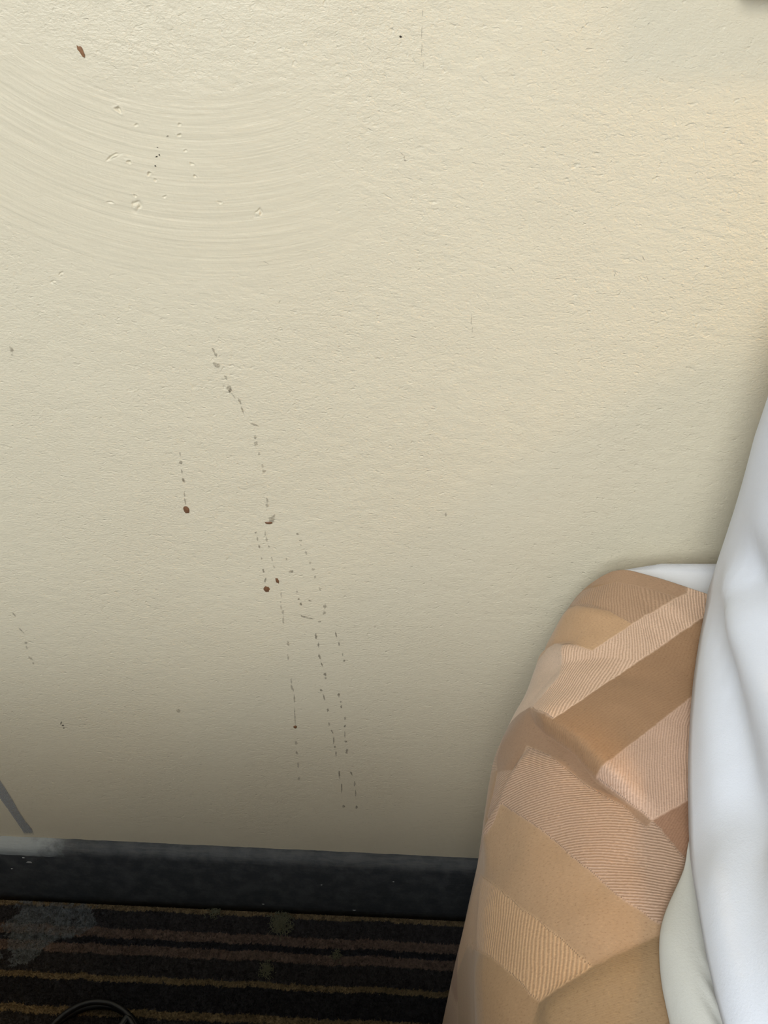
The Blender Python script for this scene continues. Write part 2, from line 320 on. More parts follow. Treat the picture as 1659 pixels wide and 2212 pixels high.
marks_obj('drip_trail', [(-0.1602, 0.6798, 0.00054, 0.00172, 0), (-0.1604, 0.6721, 0.00128, 0.00174, 0), (-0.1607, 0.6635, 0.00074, 0.00221, 0), (-0.1605, 0.6556, 0.00111, 0.0027, 0.17), (-0.161, 0.6412, 0.00056, 0.00231, 0), (-0.1614, 0.6348, 0.00057, 0.00421, 0)], M_SMEAR_D, 'short dark dotted drip left of the long trail, ending in a brown drop')
marks_obj('drip_trail', [(-0.106, 0.6059, 0.00097, 0.00147, 0), (-0.1049, 0.5996, 0.00078, 0.00248, 0), (-0.1038, 0.5913, 0.00098, 0.00177, 0), (-0.1026, 0.5782, 0.0008, 0.00155, 0), (-0.1017, 0.5648, 0.00121, 0.00264, 0.17), (-0.1007, 0.5538, 0.00102, 0.00324, -0.17)], M_SMEAR_D, 'dotted drip ending in the round brown drop')
marks_obj('drip_trail', [(-0.098, 0.6054, 0.00078, 0.00344, 0), (-0.0971, 0.5996, 0.00117, 0.00298, 0), (-0.0956, 0.5918, 0.00098, 0.00126, 0), (-0.0938, 0.5787, 0.00099, 0.00284, 0.17), (-0.0923, 0.5696, 0.001, 0.00236, 0.44)], M_SMEAR, 'thin faint drip just right of the round drop')
marks_obj('drip_trail', [(-0.0709, 0.6066, 0.00174, 0.00122, -0.52), (-0.0684, 0.5999, 0.00156, 0.00124, 0), (-0.0685, 0.5949, 0.00098, 0.00075, 0), (-0.0644, 0.5871, 0.00118, 0.00228, 0.26), (-0.0611, 0.5761, 0.00119, 0.00181, 0), (-0.0584, 0.569, 0.0016, 0.00157, -0.35), (-0.0569, 0.5607, 0.00101, 0.0016, 0), (-0.0531, 0.5465, 0.00122, 0.00273, 0.17), (-0.0491, 0.5263, 0.00166, 0.00367, 0), (-0.0492, 0.5184, 0.00167, 0.00229, 0)], M_SMEAR, 'dotted drip slanting right below the crescent drop')
marks_obj('speck_scatter', [(-0.0812, 0.579, 0.00079, 0.00103, 0), (-0.0777, 0.5652, 0.00181, 0.00158, 0.17), (-0.0731, 0.5425, 0.00082, 0.0011, 0), (-0.0721, 0.5338, 0.00103, 0.00139, 0), (-0.0702, 0.5278, 0.00104, 0.00254, 0.17), (-0.0619, 0.5322, 0.00165, 0.00112, -0.35), (-0.0685, 0.5126, 0.00294, 0.00145, -0.17), (-0.0627, 0.5107, 0.00421, 0.00087, -0.21), (-0.0539, 0.5072, 0.0019, 0.00117, 0)], M_SMEAR_D, 'scatter of small specks between the two lower drips')
marks_obj('drip_trail', [(-0.0876, 0.5378, 0.00082, 0.00332, 0), (-0.0884, 0.5289, 0.00083, 0.00084, 0), (-0.0882, 0.5233, 0.00063, 0.00341, 0), (-0.0868, 0.5166, 0.00105, 0.00287, 0), (-0.0868, 0.5062, 0.00085, 0.00585, 0), (-0.0832, 0.4767, 0.0013, 0.00368, 0), (-0.0842, 0.4587, 0.00088, 0.00443, 0), (-0.0822, 0.426, 0.0009, 0.00467, 0), (-0.0817, 0.4161, 0.00114, 0.00542, 0.17), (-0.0799, 0.3992, 0.00092, 0.00695, 0), (-0.0802, 0.3746, 0.0007, 0.01588, 0), (-0.0801, 0.331, 0.00146, 0.00308, 0), (-0.08, 0.3147, 0.00123, 0.00394, 0), (-0.0791, 0.2941, 0.001, 0.00569, 0), (-0.0788, 0.2696, 0.00152, 0.00337, 0)], M_SMEAR, 'pale thin drip with one dark bead halfway down')
marks_obj('drip_trail', [(-0.0575, 0.4881, 0.00129, 0.00422, 0.09), (-0.0551, 0.4774, 0.00087, 0.00429, 0), (-0.0544, 0.462, 0.0011, 0.0044, 0.17), (-0.0523, 0.4514, 0.00066, 0.00448, 0.26), (-0.0493, 0.4375, 0.00156, 0.00262, 0), (-0.0489, 0.4323, 0.00112, 0.00165, 0), (-0.0531, 0.4147, 0.00136, 0.0017, 0), (-0.0505, 0.404, 0.00069, 0.00621, 0.17), (-0.0469, 0.3855, 0.00093, 0.00355, 0), (-0.0456, 0.3641, 0.00095, 0.00293, 0), (-0.0428, 0.3525, 0.00095, 0.00373, 0.35), (-0.0409, 0.3392, 0.00072, 0.00685, 0), (-0.0399, 0.3278, 0.00121, 0.00232, 0), (-0.0385, 0.3163, 0.00073, 0.00551, 0), (-0.0349, 0.2804, 0.001, 0.00663, 0), (-0.0323, 0.2555, 0.00077, 0.00943, 0), (-0.03, 0.2216, 0.00157, 0.00315, 0)], M_SMEAR_D, 'dark broken drip running down to the baseboard side')
marks_obj('drip_trail', [(-0.0387, 0.4911, 0.00085, 0.0042, 0.17), (-0.0361, 0.4799, 0.00086, 0.00305, 0.17), (-0.0326, 0.466, 0.00065, 0.0025, 0), (-0.0312, 0.4579, 0.00132, 0.0019, 0), (-0.0359, 0.4091, 0.00137, 0.00342, 0), (-0.034, 0.399, 0.00092, 0.00174, 0), (-0.0335, 0.3914, 0.00093, 0.00246, 0), (-0.0297, 0.3739, 0.00094, 0.00289, 0), (-0.0296, 0.3616, 0.00118, 0.00184, 0), (-0.0295, 0.349, 0.00048, 0.0075, 0), (-0.0284, 0.3371, 0.00169, 0.00191, 0), (-0.0273, 0.321, 0.00122, 0.00469, 0), (-0.0219, 0.2831, 0.00125, 0.00413, 0.35), (-0.0181, 0.2643, 0.00102, 0.00508, 0), (-0.0168, 0.2464, 0.00077, 0.00782, 0), (-0.0153, 0.221, 0.00157, 0.0036, 0)], M_SMEAR_D, 'rightmost dark broken drip, nearly reaching the baseboard')
marks_obj('drip_trail', [(-0.3335, 0.4978, 0.00108, 0.00305, 0.35), (-0.3322, 0.4784, 0.0011, 0.00441, 0.44), (-0.3311, 0.4615, 0.002, 0.00194, 0), (-0.3321, 0.4552, 0.00089, 0.00261, 0), (-0.3319, 0.4407, 0.00136, 0.00334, 0.44), (-0.3309, 0.4337, 0.00091, 0.00203, 0)], M_SMEAR, 'faint slanting drip near the left edge of the wall')
marks_obj('wall_speck', [(-0.0033, 0.9624, 0.00091, 0.00067, 0)], M_INK, 'tiny black dot high on the wall')
marks_obj('wall_speck', [(-0.3225, 0.3454, 0.00061, 0.00269, -0.44), (-0.3214, 0.3418, 0.00122, 0.00116, -0.52), (-0.3213, 0.3373, 0.00098, 0.00117, 0)], M_INK, 'small black squiggle low on the left wall')
marks_obj('wall_speck', [(-0.1495, 0.8938, 0.001, 0.00027, 0.35), (-0.1476, 0.895, 0.00043, 0.00067, 0), (-0.1508, 0.8885, 0.00058, 0.00054, 0), (-0.1482, 0.8991, 0.00057, 0.00026, 0), (-0.1412, 0.9056, 0.00084, 0.00032, 0.52)], M_INK, 'dark broken squiggle among the trowel arcs')
marks_obj('wall_hair', [(0.0006, 0.9019, 0.0014, 0.00026, -0.61), (0.0021, 0.8999, 0.00035, 0.00105, 0), (0.0027, 0.8984, 0.0007, 0.00066, 0)], M_SMEAR_D, 'small dark hair stuck on the upper wall')
marks_obj('wall_speck', [(0.1329, 0.9742, 0.00101, 0.00022, 0.61)], M_SMEAR_D, 'thin dark dash at the upper right')
marks_obj('hairline_crack', [(0.0083, 0.974, 0.00025, 0.00194, 0), (0.0084, 0.9649, 0.00026, 0.00441, 0), (0.009, 0.956, 0.00026, 0.00452, 0), (0.0103, 0.9492, 0.00026, 0.00161, 0)], M_SMEAR, 'thin vertical hairline at the top middle')
marks_obj('wall_speck', [(0.0502, 0.6337, 0.00112, 0.0021, 0)], M_SMEAR, 'faint mark on the middle of the wall')
marks_obj('wall_speck', [(-0.1982, 0.3732, 0.00213, 0.00255, -0.35)], M_SMEAR, 'faint smudge low on the wall, left of the drips')
marks_obj('hairline_scratch', [(0.1604, 0.8462, 0.0003, 0.00214, 0.7), (0.1446, 0.8357, 0.00106, 0.00031, -0.7), (0.144, 0.8344, 0.0003, 0.00141, 0.35), (0.1658, 0.8336, 0.0003, 0.00252, 0.61), (0.0762, 0.8355, 0.00182, 0.00031, -0.7)], M_SMEAR, 'hair-thin scratches at the right of the wall')
marks_obj('hairline_scratch', [(0.0535, 0.7994, 0.0004, 0.004, 0), (0.0549, 0.7921, 0.00032, 0.00305, 0), (-0.0854, 0.8319, 0.00215, 0.00031, -0.44), (-0.0776, 0.8058, 0.00142, 0.00033, 1.05)], M_SMEAR, 'thin vertical scratch right of the centre')
marks_obj('wall_speck', [(-0.2711, 0.7609, 0.00151, 0.0026, 0.35), (-0.2714, 0.7569, 0.00135, 0.00056, 0)], M_SMEAR, 'grubby patch at the left edge of the wall')
# grey stroke and smudge above the baseboard
marks_obj('dried_drop', [(-0.1613, 0.626, 0.00248, 0.00356, 0.26)], M_DROP, 'brown diamond shaped dried drop ending the left drip', dome=0.0006, jit=0.1)
marks_obj('drop_film', [(-0.0918, 0.6202, 0.00306, 0.00335, 0.52), (-0.0898, 0.6241, 0.00114, 0.0019, -0.52)], M_SMEAR, 'pale film around the crescent drop')
marks_obj('dried_drop', [(-0.0947, 0.6167, 0.00307, 0.00144, 0.07)], M_DROP, 'brown crescent shaped dried drop', dome=0.0006, jit=0.1)
marks_obj('dried_drop', [(-0.1, 0.5436, 0.00266, 0.00357, 0)], M_DROP, 'round brown dried drop, largest of the lower drips', dome=0.0006, jit=0.1)
marks_obj('dried_drop', [(-0.0902, 0.5539, 0.00142, 0.00323, 0.21)], M_DROP, 'small oval brown dried drop beside the round one', dome=0.0006, jit=0.1)
marks_obj('dried_drop', [(-0.0803, 0.3564, 0.00191, 0.0026, 0)], M_DROP, 'dark bead on the pale thin drip', dome=0.0006, jit=0.1)
marks_obj('paint_chip', [(-0.1852, 0.9483, 0.00147, 0.00293, 0.49)], M_CHIP, 'brown chip in the paint at the upper left', dome=0.0004, jit=0.15)

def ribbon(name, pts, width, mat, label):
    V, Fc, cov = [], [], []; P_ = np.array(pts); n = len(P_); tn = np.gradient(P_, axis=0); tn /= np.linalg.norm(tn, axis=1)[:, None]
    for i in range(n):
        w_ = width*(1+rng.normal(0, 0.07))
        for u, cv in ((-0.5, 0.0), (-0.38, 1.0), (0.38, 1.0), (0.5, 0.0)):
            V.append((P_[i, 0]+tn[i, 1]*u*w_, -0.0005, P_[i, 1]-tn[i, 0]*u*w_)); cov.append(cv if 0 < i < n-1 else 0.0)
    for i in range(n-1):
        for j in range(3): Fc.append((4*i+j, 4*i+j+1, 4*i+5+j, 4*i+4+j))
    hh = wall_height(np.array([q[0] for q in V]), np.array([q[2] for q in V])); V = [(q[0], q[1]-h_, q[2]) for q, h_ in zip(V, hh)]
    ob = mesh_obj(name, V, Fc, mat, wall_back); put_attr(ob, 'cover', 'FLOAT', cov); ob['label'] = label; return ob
ribbon('grey_stroke', [(-0.4233, 0.2768), (-0.4201, 0.2506), (-0.4166, 0.2243), (-0.4141, 0.2033), (-0.4114, 0.1817), (-0.4083, 0.1613), (-0.405, 0.1453), (-0.4037, 0.1317)], 0.0140, M_GREY, 'slanting grey stroke above the baseboard at the left edge')  # soft-edged grey band slanting down the lower left wall

# ------------------------------------------------------------------ bed
# ---- bed edge: a plan guide line E(s) (outermost edge of the soft bed) and a rounded section across it ----
ZT = 0.622
SMAX = 0.62
KX = np.array([0.1580, 0.1429, 0.1130, 0.0895, 0.0781, 0.0718, 0.0670, 0.0644, 0.0450, 0.0400]); KY = np.array([-0.0260, -0.0500, -0.1113, -0.1632, -0.2145, -0.2639, -0.3010, -0.3401, -0.4200, -0.6000]); KS = np.array([0.0000, 0.0284, 0.0966, 0.1535, 0.2061, 0.2559, 0.2933, 0.3325, 0.4147, 0.5948])
def catmull(ks, kv, s):
    s = np.clip(s, ks[0], ks[-1]); i = np.clip(np.searchsorted(ks, s, side='right') - 1, 0, len(ks) - 2)
    m = np.gradient(kv, ks); h = ks[i+1] - ks[i]; u = (s - ks[i]) / h
    return ((2*u**3-3*u**2+1)*kv[i] + (u**3-2*u**2+u)*h*m[i] + (-2*u**3+3*u**2)*kv[i+1] + (u**3-u**2)*h*m[i+1])
def guide(s):
    e = 1e-3
    x, y = catmull(KS, KX, s), catmull(KS, KY, s)
    w = 0.03                                             # smoothed direction
    dx = catmull(KS, KX, s+w) - catmull(KS, KX, s-w); dy = catmull(KS, KY, s+w) - catmull(KS, KY, s-w)
    n = np.hypot(dx, dy); k = np.exp(-s/0.03)             # inward normal (towards the bed); at the wall it runs along the hem
    nx, ny = -dy/n*(1-k) + 0.985*k, dx/n*(1-k) - 0.17*k
    n = np.hypot(nx, ny); return x, y, nx/n, ny/n
RA, RB = 0.085, 0.10                                      # section radii: across, down
TA = 0.145                                                # cloth length of the rounded shoulder
def section(t, s):
    """t metres of cloth, 0 where the flat top ends, growing outwards and down; returns inward offset from E, drop"""
    ph = np.clip(t/TA, 0, 1)*math.pi/2
    ra = RA*(0.45+0.55*np.clip(s/0.10, 0, 1))
    ins = ra*(1-np.sin(ph)) + np.maximum(-t, 0)
    drop = RB*(1-np.cos(ph)) + np.maximum(t-TA, 0)
    ins = ins - 0.015*np.clip(t-TA, 0, .2)                # the hanging side flares very slightly
    return ins, drop
def edge_surface(s, t, lift=0.0):
    x, y, nx, ny = guide(s); ins, drop = section(t, s)
    z = ZT + 0.004*np.exp(-((t+0.05)/0.06)**2) - drop
    return np.stack([x + nx*ins, y + ny*ins, z], -1)


def white_cloth(name, color, scale=900.0, bump=0.0003):
    t = NT(name); p = t.geo(); n = t.noise(p, scale, 3.0, 0.6); n2 = t.noise(p, 60.0, 3.0, 0.5)
    c = t.mix(n2, tuple(v_*0.965 for v_ in color[:3])+(1,), color)
    return t.done(t.bsdf(c, 0.85, t.bump(t.math('ADD', t.math('MULTIPLY', n, 0.5), n2), bump), 0.2, **{'Sheen Weight': 0.15}))
M_SHEET = white_cloth('white_fitted_sheet', lin(240, 241, 243))
M_DUVET = white_cloth('white_cotton_duvet', lin(232, 238, 250))
M_TOPSHEET = white_cloth('ivory_top_sheet', lin(206, 207, 202))
M_BLOCKER = plain('dark_blocker_cover', lin(62, 67, 76), 0.9, 0.15, 300.0)  # cover of the added bed, dark to keep its bounce low
M_WOOD = plain('dark_bed_base', lin(60, 45, 36), 0.5, 0.2, 40.0)

bed = empty('bed', (0.9, -0.75, 0.0)); tag(bed, 'bed pushed against the wall, a sliver of white fitted sheet showing', 'bed')
def bed_local(V): return V - np.array([0.9, -0.75, 0.0])
# mattress: follows the soft edge line, closed on the far sides
s_ = np.linspace(0, KS[-1], 90); gx, gy, gnx, gny = guide(s_)
loop = [(XR-0.3, -0.026), (1.2, -0.026), (0.7, -0.026), (0.45, -0.026), (0.30, -0.026), (0.22, -0.026), (0.19, -0.027)] + [(x, y) for x, y in zip(gx[2:], gy[2:])] + [(0.04, -0.9), (0.04, -1.30), (0.10, -1.38), (0.6, -1.40), (1.2, -1.40), (XR-0.3, -1.40)]
loop = np.array(loop); cen = np.array([1.0, -0.7])
prof_m = [(0.045, 0.22), (0.035, 0.45), (0.028, 0.530), (0.026, 0.560), (0.032, 0.585), (0.045, 0.602), (0.07, 0.612), (0.10, 0.615)]
rings = []
seg = np.roll(loop, -1, 0)-np.roll(loop, 1, 0); nn = np.stack([-seg[:, 1], seg[:, 0]], -1)/np.hypot(*seg.T)[:, None]
for ins, z in prof_m:
    wallish = (loop[:, 1] > -0.0275)[:, None]
    rings.append(np.concatenate([loop + nn*(ins*np.where(wallish, 0.10, 1.0)+0.006*(1-wallish)), np.full((len(loop), 1), z)+wallish*np.clip((loop[:, :1]-0.195)/0.04, 0, 1)*0.012*(z > 0.5)*(ins < 0.09)], -1))
for k_ in (0.5, 0.97): rings.append(np.concatenate([rings[7][:, :2]*(1-k_)+cen*k_, np.full((len(loop), 1), 0.615)], -1))
mattress = grid_obj('mattress', bed_local(np.stack(rings, 1)), M_SHEET, bed, close_i=True); mattress['label'] = 'white fitted sheet over the mattress'
v, f = box_verts(0.14, XR-0.32, -1.36, -0.06, 0.03, 0.219); mesh_obj('bed_base', bed_local(np.array(v)), f, M_WOOD, bed, smooth=False)

# unseen bed added behind the viewer to shade the lower wall
tx0, tx1, ty0, ty1 = -1.20, 0.015, -2.2, -0.47
shade_bed = empty('shading_bed', ((tx0+tx1)/2, (ty0+ty1)/2, 0)); tag(shade_bed, 'added bed under a dark slate cover behind the viewer, shading the lower wall', 'bed')
rr = []
for ins, z in [(0.0, 0.20), (0.0, 0.645), (0.004, 0.675), (0.014, 0.705), (0.03, 0.725), (0.06, 0.735), (0.50, 0.735)]:
    rc = 0.06; pts = []
    for (qx, qy, a0) in ((tx1-rc, ty1-rc, 0), (tx0+rc, ty1-rc, 90), (tx0+rc, ty0+rc, 180), (tx1-rc, ty0+rc, 270)):
        for a_ in range(0, 91, 10):
            aa = math.radians(a0+a_); pts.append((qx+max(rc-ins, 0.001)*math.cos(aa)-(max(ins-rc, 0))*(1 if qx > (tx0+tx1)/2 else -1), qy+max(rc-ins, 0.001)*math.sin(aa)-(max(ins-rc, 0))*(1 if qy > (ty0+ty1)/2 else -1), z))
    rr.append(pts)
mesh_v = np.stack([np.array(p_) for p_ in rr], 1)-np.array([(tx0+tx1)/2, (ty0+ty1)/2, 0])
grid_obj('mattress', mesh_v, M_BLOCKER, shade_bed, close_i=True)
v, f = box_verts(tx0+0.06, tx1-0.06, ty0+0.06, ty1-0.06, 0.03, 0.199); mesh_obj('bed_base', np.array(v)-np.array([(tx0+tx1)/2, (ty0+ty1)/2, 0]), f, M_WOOD, shade_bed, smooth=False)

# bed runner: jacquard cloth over the soft edge
PATCHES = [
    ([(-0.03, 0.0756), (-0.03, 0.0652), (-0.03, 0.0534), (-0.03, 0.0423), (-0.03, 0.0305), (-0.03, 0.0201), (-0.03, 0.0083), (-0.03, -0.0021), (-0.03, -0.0097), (-0.03, -0.0173), (-0.03, -0.025), (-0.03, -0.0319), (-0.03, -0.0395), (-0.03, -0.0465), (-0.03, -0.0423), (0.0229, -0.0354), (0.0294, -0.0284), (0.0289, -0.018), (0.0278, -0.0083), (0.028, -0.0007), (0.0274, 0.0118), (0.0243, 0.025), (0.0222, 0.0409), (0.0171, 0.0576)], (174, 142, 114), (400.0, 300.0, 0.0)),
    ([(0.0182, 0.0909), (0.0176, 0.0798), (0.0144, 0.0708), (0.0216, 0.0534), (0.0234, 0.0388), (0.0243, 0.025), (0.0274, 0.0118), (0.028, -0.0007), (0.0278, -0.0083), (0.0289, -0.018), (0.0294, -0.0284), (0.0373, -0.0208), (0.0442, -0.0132), (0.0523, -0.0049), (0.06, 0.0049), (0.0665, 0.0146), (0.0619, 0.0236), (0.0552, 0.0333), (0.0523, 0.043), (0.0473, 0.0541), (0.0342, 0.0714)], (184, 152, 124), (34.1, -344.3, 0.7)),
    ([(0.0761, 0.1603), (0.0686, 0.1568), (0.0417, 0.1707), (0.0355, 0.1651), (0.0309, 0.1575), (0.0335, 0.0936), (0.0258, 0.1395), (0.0342, 0.0714), (0.0473, 0.0541), (0.0523, 0.043), (0.0552, 0.0333), (0.0619, 0.0236), (0.0665, 0.0146), (0.0746, 0.0243), (0.0814, 0.0326), (0.0875, 0.0402), (0.0929, 0.0479), (0.086, 0.061), (0.0753, 0.0798), (0.0799, 0.086), (0.0776, 0.0992)], (196, 160, 124), (400.0, 300.0, 0.0)),
    ([(-0.03, -0.0451), (0.0203, -0.1134), (0.021, -0.1197), (0.0217, -0.1266), (0.0234, -0.0617), (0.0302, -0.0548), (0.0376, -0.0472), (0.0469, -0.0388), (0.0549, -0.0312), (0.0633, -0.0222), (0.0705, -0.0153), (0.0779, -0.0076), (0.0854, 0.0), (0.093, 0.009), (0.0999, 0.016), (0.1068, 0.0201), (0.1137, 0.0243), (0.1215, 0.0277), (0.1293, 0.0319), (0.1363, 0.0354), (0.1433, 0.0395), (0.1503, 0.0437), (0.1566, 0.0486), (0.1628, 0.0527), (0.1675, 0.0569), (0.1589, 0.0652), (0.1378, 0.0846), (0.1316, 0.0798), (0.1246, 0.0749), (0.1161, 0.068), (0.1014, 0.0714), (0.0929, 0.0708), (0.0822, 0.0721), (0.086, 0.061), (0.0929, 0.0479), (0.0875, 0.0402), (0.0814, 0.0326), (0.0746, 0.0243), (0.0665, 0.0146), (0.06, 0.0049), (0.0523, -0.0049), (0.0442, -0.0132), (0.0373, -0.0208), (0.0294, -0.0284), (0.0235, -0.0368)], (226, 194, 168), (69.5, -475.4, 0.95)),
    ([(0.0822, 0.0721), (0.0929, 0.0708), (0.1014, 0.0714), (0.1161, 0.068), (0.1238, 0.0728), (0.1316, 0.0784), (0.1378, 0.0846), (0.1371, 0.0978), (0.1316, 0.1165), (0.1184, 0.1693), (0.1114, 0.1651), (0.096, 0.1686), (0.0875, 0.1651), (0.0799, 0.161), (0.0753, 0.104), (0.0746, 0.0936), (0.0633, 0.0916)], (206, 182, 162), (400.0, 300.0, 0.0)),
    ([(0.0376, -0.0472), (0.0304, -0.0576), (0.0239, -0.0673), (0.0328, -0.0652), (0.043, -0.0624), (0.0554, -0.0583), (0.0659, -0.0548), (0.076, -0.0513), (0.0857, -0.0479), (0.0947, -0.0451), (0.1008, -0.0354), (0.1062, -0.0291), (0.1123, -0.0229), (0.1216, -0.0194), (0.1317, -0.016), (0.1441, -0.0118), (0.1558, -0.0076), (0.1675, -0.0028), (0.1769, 0.0028), (0.1847, 0.0076), (0.1925, 0.0132), (0.1995, 0.018), (0.2066, 0.0229), (0.2113, 0.0271), (0.2128, 0.0326), (0.205, 0.0375), (0.1972, 0.0423), (0.1894, 0.0472), (0.1816, 0.0541), (0.1737, 0.061), (0.1652, 0.0687), (0.1542, 0.0763), (0.1378, 0.0846), (0.1589, 0.0652), (0.1675, 0.0569), (0.1628, 0.0527), (0.1566, 0.0486), (0.1503, 0.0437), (0.1433, 0.0395), (0.1363, 0.0354), (0.1293, 0.0319), (0.1215, 0.0277), (0.1137, 0.0243), (0.1068, 0.0201), (0.0999, 0.016), (0.093, 0.009), (0.0854, 0.0), (0.0779, -0.0076), (0.0705, -0.0153), (0.0633, -0.0222), (0.0549, -0.0312), (0.0469, -0.0388)], (162, 128, 97), (259.6, -457.9, 0.18)),
    ([(0.1123, -0.0229), (0.1046, -0.0291), (0.0978, -0.0368), (0.091, -0.0465), (0.1001, -0.043), (0.11, -0.0437), (0.1201, -0.0458), (0.1325, -0.0465), (0.1496, -0.0472), (0.1667, -0.0472), (0.1816, -0.0465), (0.1941, -0.0451), (0.205, -0.0437), (0.2144, -0.043), (0.223, -0.0409), (0.2246, -0.0347), (0.2254, -0.0291), (0.2269, -0.0222), (0.2277, -0.0166), (0.2332, -0.0097), (0.2387, -0.0021), (0.2434, 0.0049), (0.2387, 0.009), (0.234, 0.0139), (0.2285, 0.0187), (0.223, 0.0236), (0.2183, 0.0277), (0.2128, 0.0326), (0.2113, 0.0271), (0.2066, 0.0229), (0.1995, 0.018), (0.1925, 0.0132), (0.1847, 0.0076), (0.1769, 0.0028), (0.1675, -0.0028), (0.1558, -0.0076), (0.1441, -0.0118), (0.1317, -0.016), (0.1216, -0.0194)], (204, 172, 150), (51.9, -670.9, 0.7)),
    ([(0.1223, 0.1721), (0.1324, 0.1006), (0.1355, 0.0874), (0.1542, 0.0763), (0.1652, 0.0687), (0.1737, 0.061), (0.1816, 0.0541), (0.1894, 0.0472), (0.1972, 0.0423), (0.205, 0.0375), (0.2128, 0.0326), (0.2183, 0.0277), (0.223, 0.0236), (0.2285, 0.0187), (0.234, 0.0139), (0.2387, 0.009), (0.2434, 0.0049), (0.248, 0.0083), (0.2441, 0.0125), (0.2394, 0.016), (0.2347, 0.0194), (0.2301, 0.0264), (0.2246, 0.0326), (0.2183, 0.0395), (0.2113, 0.0458), (0.2042, 0.052), (0.198, 0.0576), (0.1902, 0.0638), (0.1816, 0.0735), (0.1714, 0.0846), (0.18, 0.0874), (0.1909, 0.0867), (0.1761, 0.1158), (0.1581, 0.1242), (0.1519, 0.1186), (0.1402, 0.12)], (156, 126, 102), (400.0, 300.0, 0.0)),
    ([(0.173, 0.0839), (0.1816, 0.0735), (0.1902, 0.0638), (0.198, 0.0576), (0.2042, 0.052), (0.2113, 0.0458), (0.2183, 0.0395), (0.2246, 0.0326), (0.2301, 0.0264), (0.2347, 0.0194), (0.2394, 0.016), (0.2441, 0.0125), (0.248, 0.0083), (0.2434, 0.0049), (0.2473, 0.0007), (0.252, -0.0021), (0.2559, -0.0049), (0.2606, -0.0076), (0.2645, -0.0111), (0.2645, -0.0173), (0.2645, -0.0243), (0.27, -0.0201), (0.2754, -0.016), (0.2809, -0.0118), (0.2864, -0.0083), (0.2919, -0.0042), (0.2966, 0.0), (0.3013, 0.0042), (0.3052, 0.0076), (0.302, 0.0111), (0.2989, 0.0153), (0.2958, 0.0187), (0.2926, 0.0222), (0.2895, 0.0264), (0.2848, 0.0305), (0.2801, 0.0347), (0.2746, 0.0388), (0.27, 0.0437), (0.2653, 0.0486), (0.2598, 0.0534), (0.2535, 0.0583), (0.248, 0.0638), (0.2418, 0.0694), (0.2347, 0.0763), (0.2269, 0.0839), (0.2183, 0.0929), (0.2097, 0.1013), (0.2136, 0.1054), (0.2183, 0.1103), (0.2214, 0.1186), (0.1933, 0.2262), (0.2011, 0.1505), (0.2144, 0.1207), (0.2003, 0.129), (0.1964, 0.1235), (0.1917, 0.1193), (0.1847, 0.1165), (0.1761, 0.1158), (0.1909, 0.0867), (0.1816, 0.086)], (186, 157, 135), (597.4, 43.6, 0.95)),
    ([(0.2434, 0.0049), (0.2387, -0.0021), (0.2332, -0.0097), (0.2277, -0.0166), (0.2246, -0.0229), (0.2207, -0.0298), (0.2168, -0.0361), (0.2121, -0.043), (0.2215, -0.0409), (0.2285, -0.0402), (0.2363, -0.0388), (0.2441, -0.0368), (0.2512, -0.0354), (0.2574, -0.034), (0.2637, -0.0333), (0.2637, -0.0277), (0.2637, -0.0222), (0.2645, -0.016), (0.2645, -0.0111), (0.2606, -0.0076), (0.2559, -0.0049), (0.252, -0.0021), (0.2473, 0.0007)], (158, 122, 98), (410.5, -647.1, 0.4)),
    ([(0.2097, 0.1013), (0.2183, 0.0929), (0.2269, 0.0839), (0.2347, 0.0763), (0.2418, 0.0694), (0.248, 0.0638), (0.2535, 0.0583), (0.2598, 0.0534), (0.2653, 0.0486), (0.27, 0.0437), (0.2746, 0.0388), (0.2801, 0.0347), (0.2848, 0.0305), (0.2895, 0.0264), (0.2934, 0.0215), (0.2966, 0.0166), (0.3005, 0.0125), (0.3036, 0.0076), (0.3036, -0.0021), (0.3059, 0.0035), (0.3083, 0.0083), (0.3106, 0.0139), (0.313, 0.0194), (0.3146, 0.0236), (0.3169, 0.0291), (0.3185, 0.034), (0.3208, 0.0388), (0.3216, 0.0437), (0.3177, 0.0472), (0.3138, 0.0513), (0.3099, 0.0548), (0.3052, 0.059), (0.3005, 0.0645), (0.2942, 0.0701), (0.288, 0.077), (0.2817, 0.0846), (0.2754, 0.0902), (0.2692, 0.0971), (0.2613, 0.1054), (0.2512, 0.1179), (0.2332, 0.1415), (0.2042, 0.2352), (0.198, 0.2303), (0.1917, 0.2262), (0.2207, 0.1186), (0.2183, 0.1103), (0.2136, 0.1054)], (172, 142, 112), (400.0, 300.0, 0.0)),
    ([(0.2042, 0.2352), (0.2332, 0.1415), (0.2512, 0.1179), (0.2613, 0.1054), (0.2692, 0.0971), (0.2754, 0.0902), (0.2817, 0.0846), (0.288, 0.077), (0.2942, 0.0701), (0.3005, 0.0645), (0.3052, 0.059), (0.3099, 0.0548), (0.3138, 0.0513), (0.3177, 0.0472), (0.3216, 0.0437), (0.3239, 0.0479), (0.3255, 0.0527), (0.3271, 0.0576), (0.3286, 0.0624), (0.3302, 0.068), (0.331, 0.0742), (0.3263, 0.0805), (0.32, 0.086), (0.3138, 0.0929), (0.3067, 0.1013), (0.2981, 0.1117), (0.2895, 0.1262), (0.2535, 0.197), (0.2308, 0.29), (0.2285, 0.29), (0.2207, 0.29), (0.2128, 0.29), (0.2042, 0.29), (0.1941, 0.29), (0.205, 0.2518)], (196, 162, 127), (88.7, -389.3, 0.75)),
